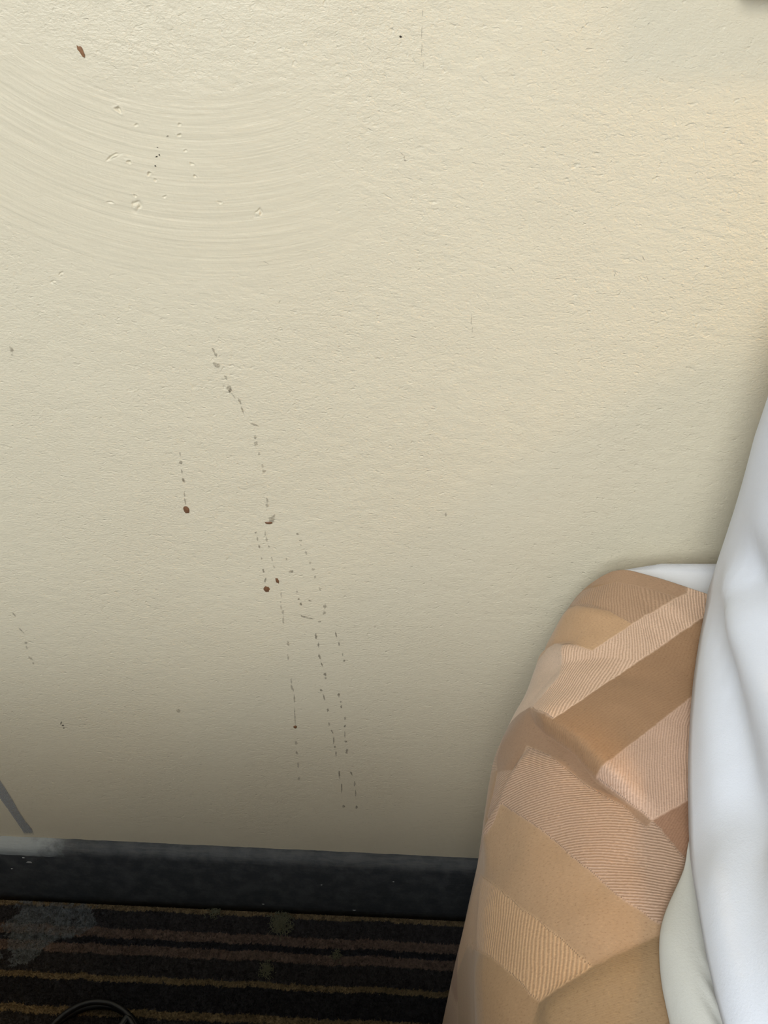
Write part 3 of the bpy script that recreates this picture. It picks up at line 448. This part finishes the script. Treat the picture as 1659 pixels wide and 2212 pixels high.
    ([(0.2269, 0.29), (0.2293, 0.29), (0.2394, 0.2254), (0.2848, 0.1339), (0.2981, 0.1117), (0.3067, 0.1013), (0.3138, 0.0929), (0.32, 0.086), (0.3263, 0.0805), (0.331, 0.0742), (0.3365, 0.0777), (0.3412, 0.0805), (0.3404, 0.0874), (0.3388, 0.0943), (0.3365, 0.1034), (0.3333, 0.1145), (0.3271, 0.1318), (0.2887, 0.2331), (0.2864, 0.29), (0.2856, 0.29), (0.2856, 0.29), (0.2793, 0.29), (0.2731, 0.29), (0.2668, 0.29), (0.2606, 0.29), (0.2535, 0.29), (0.2465, 0.29), (0.2402, 0.29), (0.2332, 0.29)], (164, 134, 102), (400.0, 300.0, 0.0)),
    ([(0.331, 0.0742), (0.3302, 0.068), (0.3286, 0.0624), (0.3271, 0.0576), (0.3255, 0.0527), (0.3239, 0.0479), (0.3216, 0.0437), (0.3208, 0.0388), (0.3185, 0.034), (0.3169, 0.0291), (0.3146, 0.0236), (0.313, 0.0194), (0.3106, 0.0139), (0.3083, 0.0083), (0.3059, 0.0035), (0.3036, -0.0021), (0.3075, -0.0042), (0.3106, -0.0076), (0.3138, -0.0097), (0.3185, -0.0083), (0.3224, -0.0076), (0.3263, -0.0062), (0.3302, -0.0055), (0.3341, -0.0042), (0.3372, -0.0042), (0.3412, -0.0028), (0.3443, -0.0028), (0.3474, -0.0021), (0.3505, -0.0021), (0.3513, 0.0028), (0.3521, 0.0069), (0.3529, 0.0118), (0.3537, 0.0166), (0.3537, 0.0208), (0.3545, 0.025), (0.3545, 0.0298), (0.3552, 0.0347), (0.3552, 0.0388), (0.3552, 0.0444), (0.356, 0.0492), (0.3552, 0.0541), (0.3552, 0.0597), (0.3552, 0.0652), (0.3545, 0.0721), (0.3545, 0.0784), (0.3537, 0.0853), (0.349, 0.0839), (0.3451, 0.0818), (0.3412, 0.0805), (0.3365, 0.0777)], (152, 126, 95), (1187.5, -283.1, 0.08))]
CREASES = [
    ([(0.0129, 0.1015), (0.0308, 0.0735), (0.0544, 0.0328), (0.0665, 0.016)], 1, 0.0035, 0.018, 0.006, 0.3),
    ([(0.1381, 0.0882), (0.1531, 0.0784), (0.166, 0.0686), (0.1903, 0.0468), (0.2139, 0.0328), (0.2289, 0.0195), (0.2454, 0.0041)], -1, 0.01, 0.02, 0.0045, 0.25),
    ([(0.3319, 0.0777), (0.3269, 0.0609), (0.3212, 0.044), (0.3076, 0.0055)], 1, 0.0038, 0.02, 0.007, 0.1),
    ([(0.3312, 0.0742), (0.3205, 0.0868), (0.2983, 0.1121), (0.2217, 0.26)], -1, 0.0016, 0.02, 0.008, 0.2),
    ([(0.0529, 0.124), (0.0587, 0.105), (0.0708, 0.0812), (0.0808, 0.0644), (0.0916, 0.0475)], 1, 0.0045, 0.016, 0.006, 0.25),
    ([(0.0758, 0.0784), (0.1073, 0.0728), (0.1316, 0.091)], -1, 0.0015, 0.014, 0.006, 0.25),
    ([(0.1731, 0.0833), (0.186, 0.0924), (0.2039, 0.1071), (0.2153, 0.1401)], -1, 0.004, 0.02, 0.004, 0.2)]

def hem_shift(S, T):
    return (0.012+0.10*np.clip(0.03-T, 0, 0.1))*np.exp(-S/0.03)     # the hem runs a little away from the wall
def runner_shape(S, T, s_ax, t_ax):
    """points of the draped cloth: the soft bed edge plus folds"""
    HEM = hem_shift(S, T); base = edge_surface(S+HEM, T)
    du = np.gradient(base, s_ax, axis=0); dv = np.gradient(base, t_ax, axis=1)
    nrm = np.cross(du, dv); nrm /= np.linalg.norm(nrm, axis=-1, keepdims=True)
    if nrm[len(s_ax)//4, 5, 2] < 0: nrm = -nrm
    D = np.full(S.shape, 0.0005)
    D += 0.0035*vnoise(S*22, T*22, 31)+0.0015*vnoise(S*60, T*50, 32)
    for line, side, up, width, sharp, fade in CREASES:
        dist, sgn, pos = polydist(S+HEM, T, line); m = sgn*side > 0
        endf = np.clip(pos/fade, 0, 1)*np.clip((1-pos)/fade, 0, 1) if fade > 0 else 1.0
        bumpy = up*np.exp(-dist/width)*(1-np.exp(-(dist/sharp)**2*1.2))*1.25
        D += np.where(m, bumpy, -0.28*abs(up)*np.exp(-dist/(sharp*2.0)))*endf
    for _ in range(5):                                     # cloth rounds off its folds
        D[1:-1] = (D[:-2]+2*D[1:-1]+D[2:])/4; D[:, 1:-1] = (D[:, :-2]+2*D[:, 1:-1]+D[:, 2:])/4
    D = np.where(T < -0.01, np.minimum(D, 0.009), D)
    D *= 0.35+0.65*np.clip(S/0.03, 0, 1)
    hang = np.clip((T-0.12)/0.10, 0, 1); D = D*(1-hang)+hang*(-0.003-0.007*sstep(S, 0.26, 0.34)-0.012*sstep(S, 0.31, 0.40)+0.002*np.sin(S*55+1.0+3*T))
    return base + nrm*D[..., None], nrm

def runner_material():
    t = NT('tan_jacquard_cloth'); col = t.attr('weave_col').outputs['Color']; st = t.attr('st').outputs['Vector']; rib = t.attr('rib').outputs['Vector']
    sp = t.n('ShaderNodeSeparateXYZ'); t.put(sp.inputs[0], st); rp = t.n('ShaderNodeSeparateXYZ'); t.put(rp.inputs[0], rib)
    ph = t.math('ADD', t.math('MULTIPLY', sp.outputs[0], rp.outputs[0]), t.math('MULTIPLY', sp.outputs[1], rp.outputs[1]))
    ph = t.math('ADD', ph, t.math('MULTIPLY', t.noise(st, 55.0, 2.0), 1.2))
    sn = t.math('ADD', t.math('MULTIPLY', t.math('SINE', t.math('MULTIPLY', ph, 2*math.pi)), 0.5), 0.5)
    yarn = t.noise(t.scale(st, (1.0, 0.45, 1.0)), 1100.0, 2.0, 0.6)
    slub = t.noise(st, 120.0, 3.0, 0.6)
    strength = rp.outputs[2]
    dark = t.vmath('MULTIPLY', col, (0.60, 0.53, 0.47)).outputs[0]
    fac = t.math('MULTIPLY', t.math('MULTIPLY', t.math('SUBTRACT', 1.0, t.ramp(sn, 0.15, 0.6)), strength), 0.75)
    c = t.mix(fac, col, dark)
    c = t.mix(t.ramp(yarn, 0.52, 0.72, 0.0, 0.55), c, t.vmath('MULTIPLY', col, (1.22, 1.2, 1.16)).outputs[0])
    c = t.mix(t.ramp(yarn, 0.46, 0.26, 0.0, 0.6), c, dark)
    c = t.mix(t.ramp(slub, 0.3, 0.7, 0.0, 0.22), c, t.vmath('MULTIPLY', col, (0.84, 0.80, 0.76)).outputs[0])
    h = t.math('ADD', t.math('MULTIPLY', t.math('MULTIPLY', sn, strength), 1.0), t.math('MULTIPLY', yarn, 0.45))
    return t.done(t.bsdf(c, 0.52, t.bump(h, 0.00035, 0.8), 0.3, **{'Sheen Weight': 0.12, 'Sheen Roughness': 0.4}))
M_RUNNER = runner_material()

s_ax = np.concatenate([np.linspace(0, 0.40, 440), np.linspace(0.40, 0.60, 30)[1:]])
t_ax = np.concatenate([np.linspace(-0.10, 0.19, 360), np.linspace(0.19, 0.50, 40)[1:]])
S, T = np.meshgrid(s_ax, t_ax, indexing='ij')
V, nrm = runner_shape(S, T, s_ax, t_ax); HEM = hem_shift(S, T)
runner = grid_obj('bed_runner', V, M_RUNNER)
tag(runner, 'tan jacquard bed runner with ribbed and satin bands over the bed corner', 'bed runner')
# weave: which band each point of the cloth belongs to
colr = np.zeros(S.shape+(3,)); ribv = np.zeros(S.shape+(3,))
band = np.floor((S*0.9+T*0.55)/0.055).astype(int)
for k_, (c_, r_) in enumerate([((166, 132, 98), 0), ((176, 146, 116), 1), ((150, 114, 84), 0), ((180, 150, 124), 1)]):
    m = band % 4 == k_; colr[m] = lin(*c_)[:3]; ribv[m] = (420.0, 320.0, 0.7*r_)
pid = np.full(S.shape, -1)
SH = S+HEM+0.0004*vnoise(S*500, T*500, 41); TH = T+0.0004*vnoise(S*500, T*500, 42)
acc = np.zeros_like(colr); ds, dt_ = s_ax[1]-s_ax[0], t_ax[1]-t_ax[0]
for ox, oy in ((0, 0), (0.4, 0.15), (-0.15, 0.4), (-0.4, -0.15), (0.15, -0.4)):
    cs = colr.copy()
    for k_, (poly, c_, rib_) in enumerate(PATCHES):
        m = inpoly(SH+ox*ds, TH+oy*dt_, poly); cs[m] = lin(*c_)[:3]
        if ox == 0: pid[m] = k_; ribv[m] = rib_
    acc += cs/5
colr = acc; pid = np.where(pid < 0, 100+band, pid); same = np.ones(S.shape, bool)
for ax_ in (0, 1):
    d_ = np.diff(pid, axis=ax_) != 0
    if ax_ == 0: same[1:][d_] = False; same[:-1][d_] = False
    else: same[:, 1:][d_] = False; same[:, :-1][d_] = False
ribv[..., 2] *= same                                     # no rib exactly where two bands meet
put_attr(runner, 'weave_col', 'FLOAT_COLOR', np.concatenate([colr, np.ones(S.shape+(1,))], -1))
put_attr(runner, 'rib', 'FLOAT_VECTOR', ribv)
put_attr(runner, 'st', 'FLOAT_VECTOR', np.stack([S+HEM, T, np.zeros_like(S)], -1))
sol = runner.modifiers.new('thickness', 'SOLIDIFY'); sol.thickness = 0.002; sol.offset = 1.0 if nrm[100, 20, 2] < 0 else -1.0

# soft white bedding heaped on the bed
def heap(name, foot, centre, zbase, heights, top, steep, mat, folds, label, cat, n_a=520, n_q=110):
    foot = np.array(foot); L = np.r_[0, np.cumsum(np.hypot(*np.diff(np.vstack([foot, foot[:1]]), axis=0).T))]
    a = np.linspace(0, L[-1], n_a, endpoint=False)
    cl = lambda k: catmull(np.r_[L[0]-(L[-1]-L[-2]), L, L[-1]+L[1]], np.r_[k[-1], k, k[0], k[1]], a)
    fx_, fy_, zb, H, stp = cl(foot[:, 0]), cl(foot[:, 1]), cl(np.array(zbase)), cl(np.array(heights)), cl(np.array(steep))
    q = np.linspace(0, 1, n_q)**1.5*0.995
    A, Q = np.meshgrid(a, q, indexing='ij')
    prof_ = (1-(1-np.minimum(Q/stp[:, None], 1))**2.4)**0.6
    Hh = H[:, None]*(1-Q)+top*Q
    X_ = fx_[:, None]*(1-Q)+centre[0]*Q; Y_ = fy_[:, None]*(1-Q)+centre[1]*Q; Z_ = min(zbase)+(zb[:, None]-min(zbase))*(1-Q)**8+Hh*prof_
    Vv = np.stack([X_, Y_, Z_], -1)
    d1 = np.gradient(Vv, axis=0); d2 = np.gradient(Vv, axis=1); nn_ = np.cross(d1, d2); nn_ /= np.linalg.norm(nn_, axis=-1, keepdims=True)+1e-12
    if nn_[:, -20, 2].mean() < 0: nn_ = -nn_
    Vv = Vv + nn_*(folds(A, Q, Vv)*np.clip(Q/0.012, 0, 1)**0.5)[..., None]
    under = [np.stack([fx_*(1-k)+centre[0]*k, fy_*(1-k)+centre[1]*k, zb*(1-k)+(max(zbase)+0.006)*k], -1) for k in (0.995, 0.5, 0.10, 0.03)]
    Vv = np.concatenate([np.stack(under, 1), Vv], 1)               # closed underneath
    o = grid_obj(name, Vv, mat, close_i=True); tag(o, label, cat); return o

def duvet_folds(A, q, V):
    yy = V[..., 1]; rise = V[..., 2]-(ZT+0.013)                                             # height above the foot
    k = np.clip((-0.06-yy)/0.20, 0, 1.2); near = sstep(-yy, 0.085, 0.15)*sstep(yy, -0.46, -0.24)*(V[..., 0] < 0.45)
    wav = 0.005*vnoise(yy*40, yy*0, 52)
    d = -0.011*near*np.exp(-((rise-0.022-0.022*k-wav)/(0.009+0.004*k))**2)-0.013*near*np.exp(-((rise-0.055-0.048*k+wav)/(0.012+0.008*k))**2)
    d += 0.004*near*np.exp(-((rise-0.040-0.034*k)/(0.010+0.005*k))**2)+0.003*np.sin(A*41-q*9+1.9)*(1-near)
    d += 0.006*vnoise(V[..., 0]*18, V[..., 1]*14+V[..., 2]*9, 51)
    d += 0.034*np.exp(-((q-0.06)/0.045)**2)*sstep(V[..., 1], -0.15, -0.08)*(V[..., 0] < 0.45)
    return d
DUVET_FOOT = [(0.262, -0.048), (0.246, -0.066), (0.226, -0.108), (0.200, -0.170), (0.172, -0.255), (0.163, -0.287), (0.154, -0.317), (0.148, -0.347), (0.1445, -0.374), (0.155, -0.44), (0.25, -0.58), (0.5, -0.70), (0.95, -0.70), (1.15, -0.45), (1.0, -0.12), (0.7, -0.05), (0.45, -0.042), (0.33, -0.042)]
Z0 = ZT+0.013
DUVET_ZB = [Z0]*5+[Z0+0.002, Z0+0.014, Z0+0.020, Z0+0.025, Z0+0.025, Z0+0.015]+[Z0]*7
DUVET_H = [0.26, 0.26, 0.24, 0.18, 0.13, 0.12, 0.11, 0.10, 0.09, 0.09, 0.11, 0.15, 0.15, 0.15, 0.18, 0.24, 0.26, 0.26]
DUVET_S = [0.10, 0.10, 0.14, 0.26, 0.34, 0.34, 0.34, 0.34, 0.34, 0.34, 0.3, 0.25, 0.25, 0.25, 0.25, 0.25, 0.14, 0.10]
heap('duvet', DUVET_FOOT, (0.62, -0.34), DUVET_ZB, DUVET_H, 0.26, DUVET_S, M_DUVET, duvet_folds, 'white cotton duvet heaped high on the bed, its steep edge covering the runner', 'duvet')

def sheet_folds(A, q, V):
    fine_ = 0.0006*np.sin(V[..., 0]*900+V[..., 1]*260+5*vnoise(V[..., 0]*40, V[..., 1]*40, 62))*sstep(q, 0.15, 0.4)
    return fine_+0.0035*vnoise(V[..., 0]*25, V[..., 1]*18, 61)
SHEET_FOOT = [(0.172, -0.272), (0.160, -0.292), (0.1385, -0.327), (0.1345, -0.345), (0.1335, -0.365), (0.131, -0.42), (0.131, -0.52), (0.145, -0.585), (0.175, -0.585), (0.205, -0.52), (0.206, -0.42), (0.200, -0.34), (0.188, -0.285)]
heap('top_sheet', SHEET_FOOT, (0.172, -0.43), [ZT+0.009]*13, [0.003, 0.010, 0.018, 0.020, 0.021, 0.022, 0.022, 0.020, 0.018, 0.016, 0.014, 0.010, 0.003], 0.020, [0.45]*13, M_TOPSHEET, sheet_folds, 'ivory white sheet fold peeking out below the duvet at the bottom corner', 'sheet', 300, 70)

# ------------------------------------------------------------------ small things on the floor
M_CABLE = plain('black_rubber_cable', lin(24, 24, 25), 0.38, 0.1, 300.0, 0.0002, 0.6)
def tube(name, pts, r, mat, k=10, parent=None):
    P = np.array(pts, float); tan = np.gradient(P, axis=0); tan /= np.linalg.norm(tan, axis=1)[:, None]
    up = np.array([0, 0, 1.0]); a = np.cross(tan, up); a /= np.linalg.norm(a, axis=1)[:, None]+1e-9; b = np.cross(a, tan)
    th = np.linspace(0, 2*math.pi, k+1); V = P[:, None]+r*(np.cos(th)[None, :, None]*a[:, None]+np.sin(th)[None, :, None]*b[:, None])
    return grid_obj(name, V, mat, parent)
th = np.linspace(-0.6, 2*math.pi*2.15, 220)
rad = 0.058-0.004*th/(4*math.pi); cx, cy = -0.296, -0.189
coil = np.stack([cx+rad*1.05*np.cos(th), cy+rad*np.sin(th), 0.0075+0.0052*np.clip(th-2.6, 0, 6.3)/6.3+0.012*np.maximum(np.sin(th), 0)**2*(th > 4)], -1)
tail = np.array([[coil[0, 0]+0.02*k-0.0, coil[0, 1]-0.03*k, 0.0075] for k in range(12, 0, -1)])
tail2 = np.array([[coil[-1, 0]-0.015*k, coil[-1, 1]-0.03*k, max(0.0075, coil[-1, 2]-0.002*k)] for k in range(1, 10)])
cable = tube('power_cable', np.vstack([tail, coil, tail2]), 0.0034, M_CABLE); tag(cable, 'black power cable looped on the striped carpet at the bottom edge', 'cable')

M_LINT = plain('grey_green_lint', lin(150, 150, 124), 0.95, 0.25, 900.0, 0.0003, 0.1)
def lint(x, y, size, n, label, seed):
    r = np.random.default_rng(seed); V = []; Fc = []
    for k in range(n):
        p = np.array([x, y, 0.003])+r.normal(0, 1, 3)*np.array([size*0.30, size*0.34, size*0.10]); d = r.normal(0, 1, 3)*np.array([1, 1, 0.4]); d /= np.linalg.norm(d)
        Ls = size*r.uniform(0.15, 0.5); wv = np.cross(d, r.normal(0, 1, 3)); wv = wv/np.linalg.norm(wv)*0.00035
        bend = r.normal(0, 1, 3)*Ls*0.25; pts = [p-d*Ls/2, p+bend*0.5, p+d*Ls/2]
        o = len(V)
        for q in pts:
            q = q.copy(); q[2] = max(q[2], 0.0012); V += [q-wv, q+wv, q+np.cross(wv, d)]
        for i in range(2):
            for j in range(3): Fc.append((o+3*i+j, o+3*i+(j+1) % 3, o+3*i+3+(j+1) % 3, o+3*i+3+j))
    ob = mesh_obj('lint_tuft', V, Fc, M_LINT); tag(ob, label, 'lint', 'lint on the carpet'); return ob
lint(-0.1064, -0.0259, 0.02, 420, 'largest fuzzy grey green lint tuft on the carpet', 0)
lint(-0.191, -0.0142, 0.012, 180, 'small lint tuft lying on the gold stripe by the baseboard', 1)
lint(-0.116, -0.0829, 0.013, 170, 'leaf shaped lint tuft on the black stripe near the bottom', 2)
lint(-0.0332, -0.0617, 0.009, 90, 'pale lint wisp on the brown stripes, rightmost of the lint', 3)

# ------------------------------------------------------------------ lamp added outside the frame to warm the right of the wall
M_BRASS = plain('brushed_brass', lin(150, 120, 70), 0.35, 0.1, 200.0, 0.0002, 0.5, Metallic=0.9)
M_SHADE = plain('cream_lamp_shade', lin(232, 216, 178), 0.8, 0.05, 400.0)
lamp = empty('warm_fill_lamp', (0.60, -0.001, 1.36)); tag(lamp, 'added brass lamp with a cream cone shade, out of view, warming the right of the wall', 'lamp')
def lathe(name, prof, mat, parent, k=32, axis='z', off=(0, 0, 0)):
    th = np.linspace(0, 2*math.pi, k, endpoint=False); V = np.zeros((k, len(prof), 3))
    for j, (r, h) in enumerate(prof):
        a, b = r*np.cos(th), r*np.sin(th)
        V[:, j] = np.stack([a, b, np.full(k, h)], -1) if axis == 'z' else np.stack([a, np.full(k, h), b], -1)
    return grid_obj(name, V+np.array(off), mat, parent, close_i=True)
lathe('wall_plate', [(0.001, -0.018), (0.040, -0.018), (0.046, -0.012), (0.046, 0.0)], M_BRASS, lamp, axis='y')
arm = tube('arm', [(0, -0.015-0.125*k/12, 0.05*math.sin(math.pi*k/12)) for k in range(13)], 0.006, M_BRASS, parent=lamp)
lathe('lamp_shade', [(0.045, 0.085), (0.047, 0.085), (0.082, -0.045), (0.080, -0.045), (0.045, 0.083)], M_SHADE, lamp, off=(0, -0.14, 0.0))
pl = bpy.data.lights.new('warm_fill_light', 'POINT'); pl.energy = 7.0; pl.color = (1.0, 0.64, 0.25); pl.shadow_soft_size = 0.03
po = bpy.data.objects.new('warm_fill_light', pl); COL.objects.link(po); po.parent = lamp; po.location = (0, -0.14, 0.0)

# unseen box added above the view to shade the upper right corner
M_PLASTIC = plain('cream_plastic', lin(222, 212, 186), 0.45, 0.03, 300.0, 0.0001)
shade_box = empty('corner_shade_box', (0.225, 0.0, 1.038)); tag(shade_box, 'added cream box on the wall above the view, shading the upper right corner', 'shade_box')
def bevel_box(name, x0, x1, y0, y1, z0, z1, r, mat, parent):
    v, f = box_verts(x0, x1, y0, y1, z0, z1); o = mesh_obj(name, v, f, mat, parent, smooth=False); b = o.modifiers.new('bevel', 'BEVEL'); b.width = r; b.segments = 3; return o
bevel_box('box_body', -0.052, 0.052, -0.018, -0.0005, -0.045, 0.045, 0.004, M_PLASTIC, shade_box)
for k in (-1, 1): bevel_box('box_pad', k*0.018-0.015, k*0.018+0.015, -0.023, -0.0182, -0.022, 0.022, 0.002, M_PLASTIC, shade_box)

FLECKS = [(0.0326, 0.0897, 0.0011), (-0.0553, 0.0743, 0.0008), (-0.1292, 0.0206, 0.0012), (-0.0141, 0.0162, 0.0016), (-0.4337, 0.0781, 0.001), (-0.4088, 0.0949, 0.0022), (-0.4137, 0.1048, 0.0014)]
# tiny pale flecks of paint on the front of the baseboard
M_FLECK = plain('pale_paint_fleck', lin(190, 192, 190), 0.7, 0.1, 500.0)
for fx_, fz_, r_ in FLECKS:
    k = 9; a_ = np.linspace(0, 2*math.pi, k, endpoint=False); rr_ = r_*(1+rng.normal(0, 0.25, k))
    V_ = [(fx_, -0.0142, fz_)]+[(fx_+rr_[i]*math.cos(a_[i])*1.3, -0.0132, fz_+rr_[i]*math.sin(a_[i])) for i in range(k)]
    mesh_obj('paint_fleck', V_, [(0, 1+i, 1+(i+1) % k) for i in range(k)], M_FLECK, baseboard)

# the window and the ceiling panel the light comes from (behind the viewer)
M_FRAME = plain('white_window_frame', lin(220, 220, 216), 0.5, 0.03, 100.0)
win = struct(empty('window_1', (-0.66, YF, 1.72)))
for x0, x1, z0, z1 in ((-0.72, -0.66, -0.64, 0.64), (0.66, 0.72, -0.64, 0.64), (-0.72, 0.72, 0.585, 0.645), (-0.72, 0.72, -0.645, -0.585)):
    v, f = box_verts(x0, x1, 0.0, 0.03, z0, z1); mesh_obj('window_frame', v, f, M_FRAME, win, smooth=False)
panel = empty('ceiling_light', (-0.62, -1.70, 2.25)); tag(panel, 'white framed ceiling panel light behind the viewer', 'ceiling light')
for x0, x1, y0, y1 in ((-0.56, -0.51, -0.46, 0.46), (0.51, 0.56, -0.46, 0.46), (-0.56, 0.56, 0.41, 0.46), (-0.56, 0.56, -0.46, -0.41)):
    v, f = box_verts(x0, x1, y0, y1, 0.02, 0.199); mesh_obj('panel_frame', v, f, M_FRAME, panel, smooth=False)
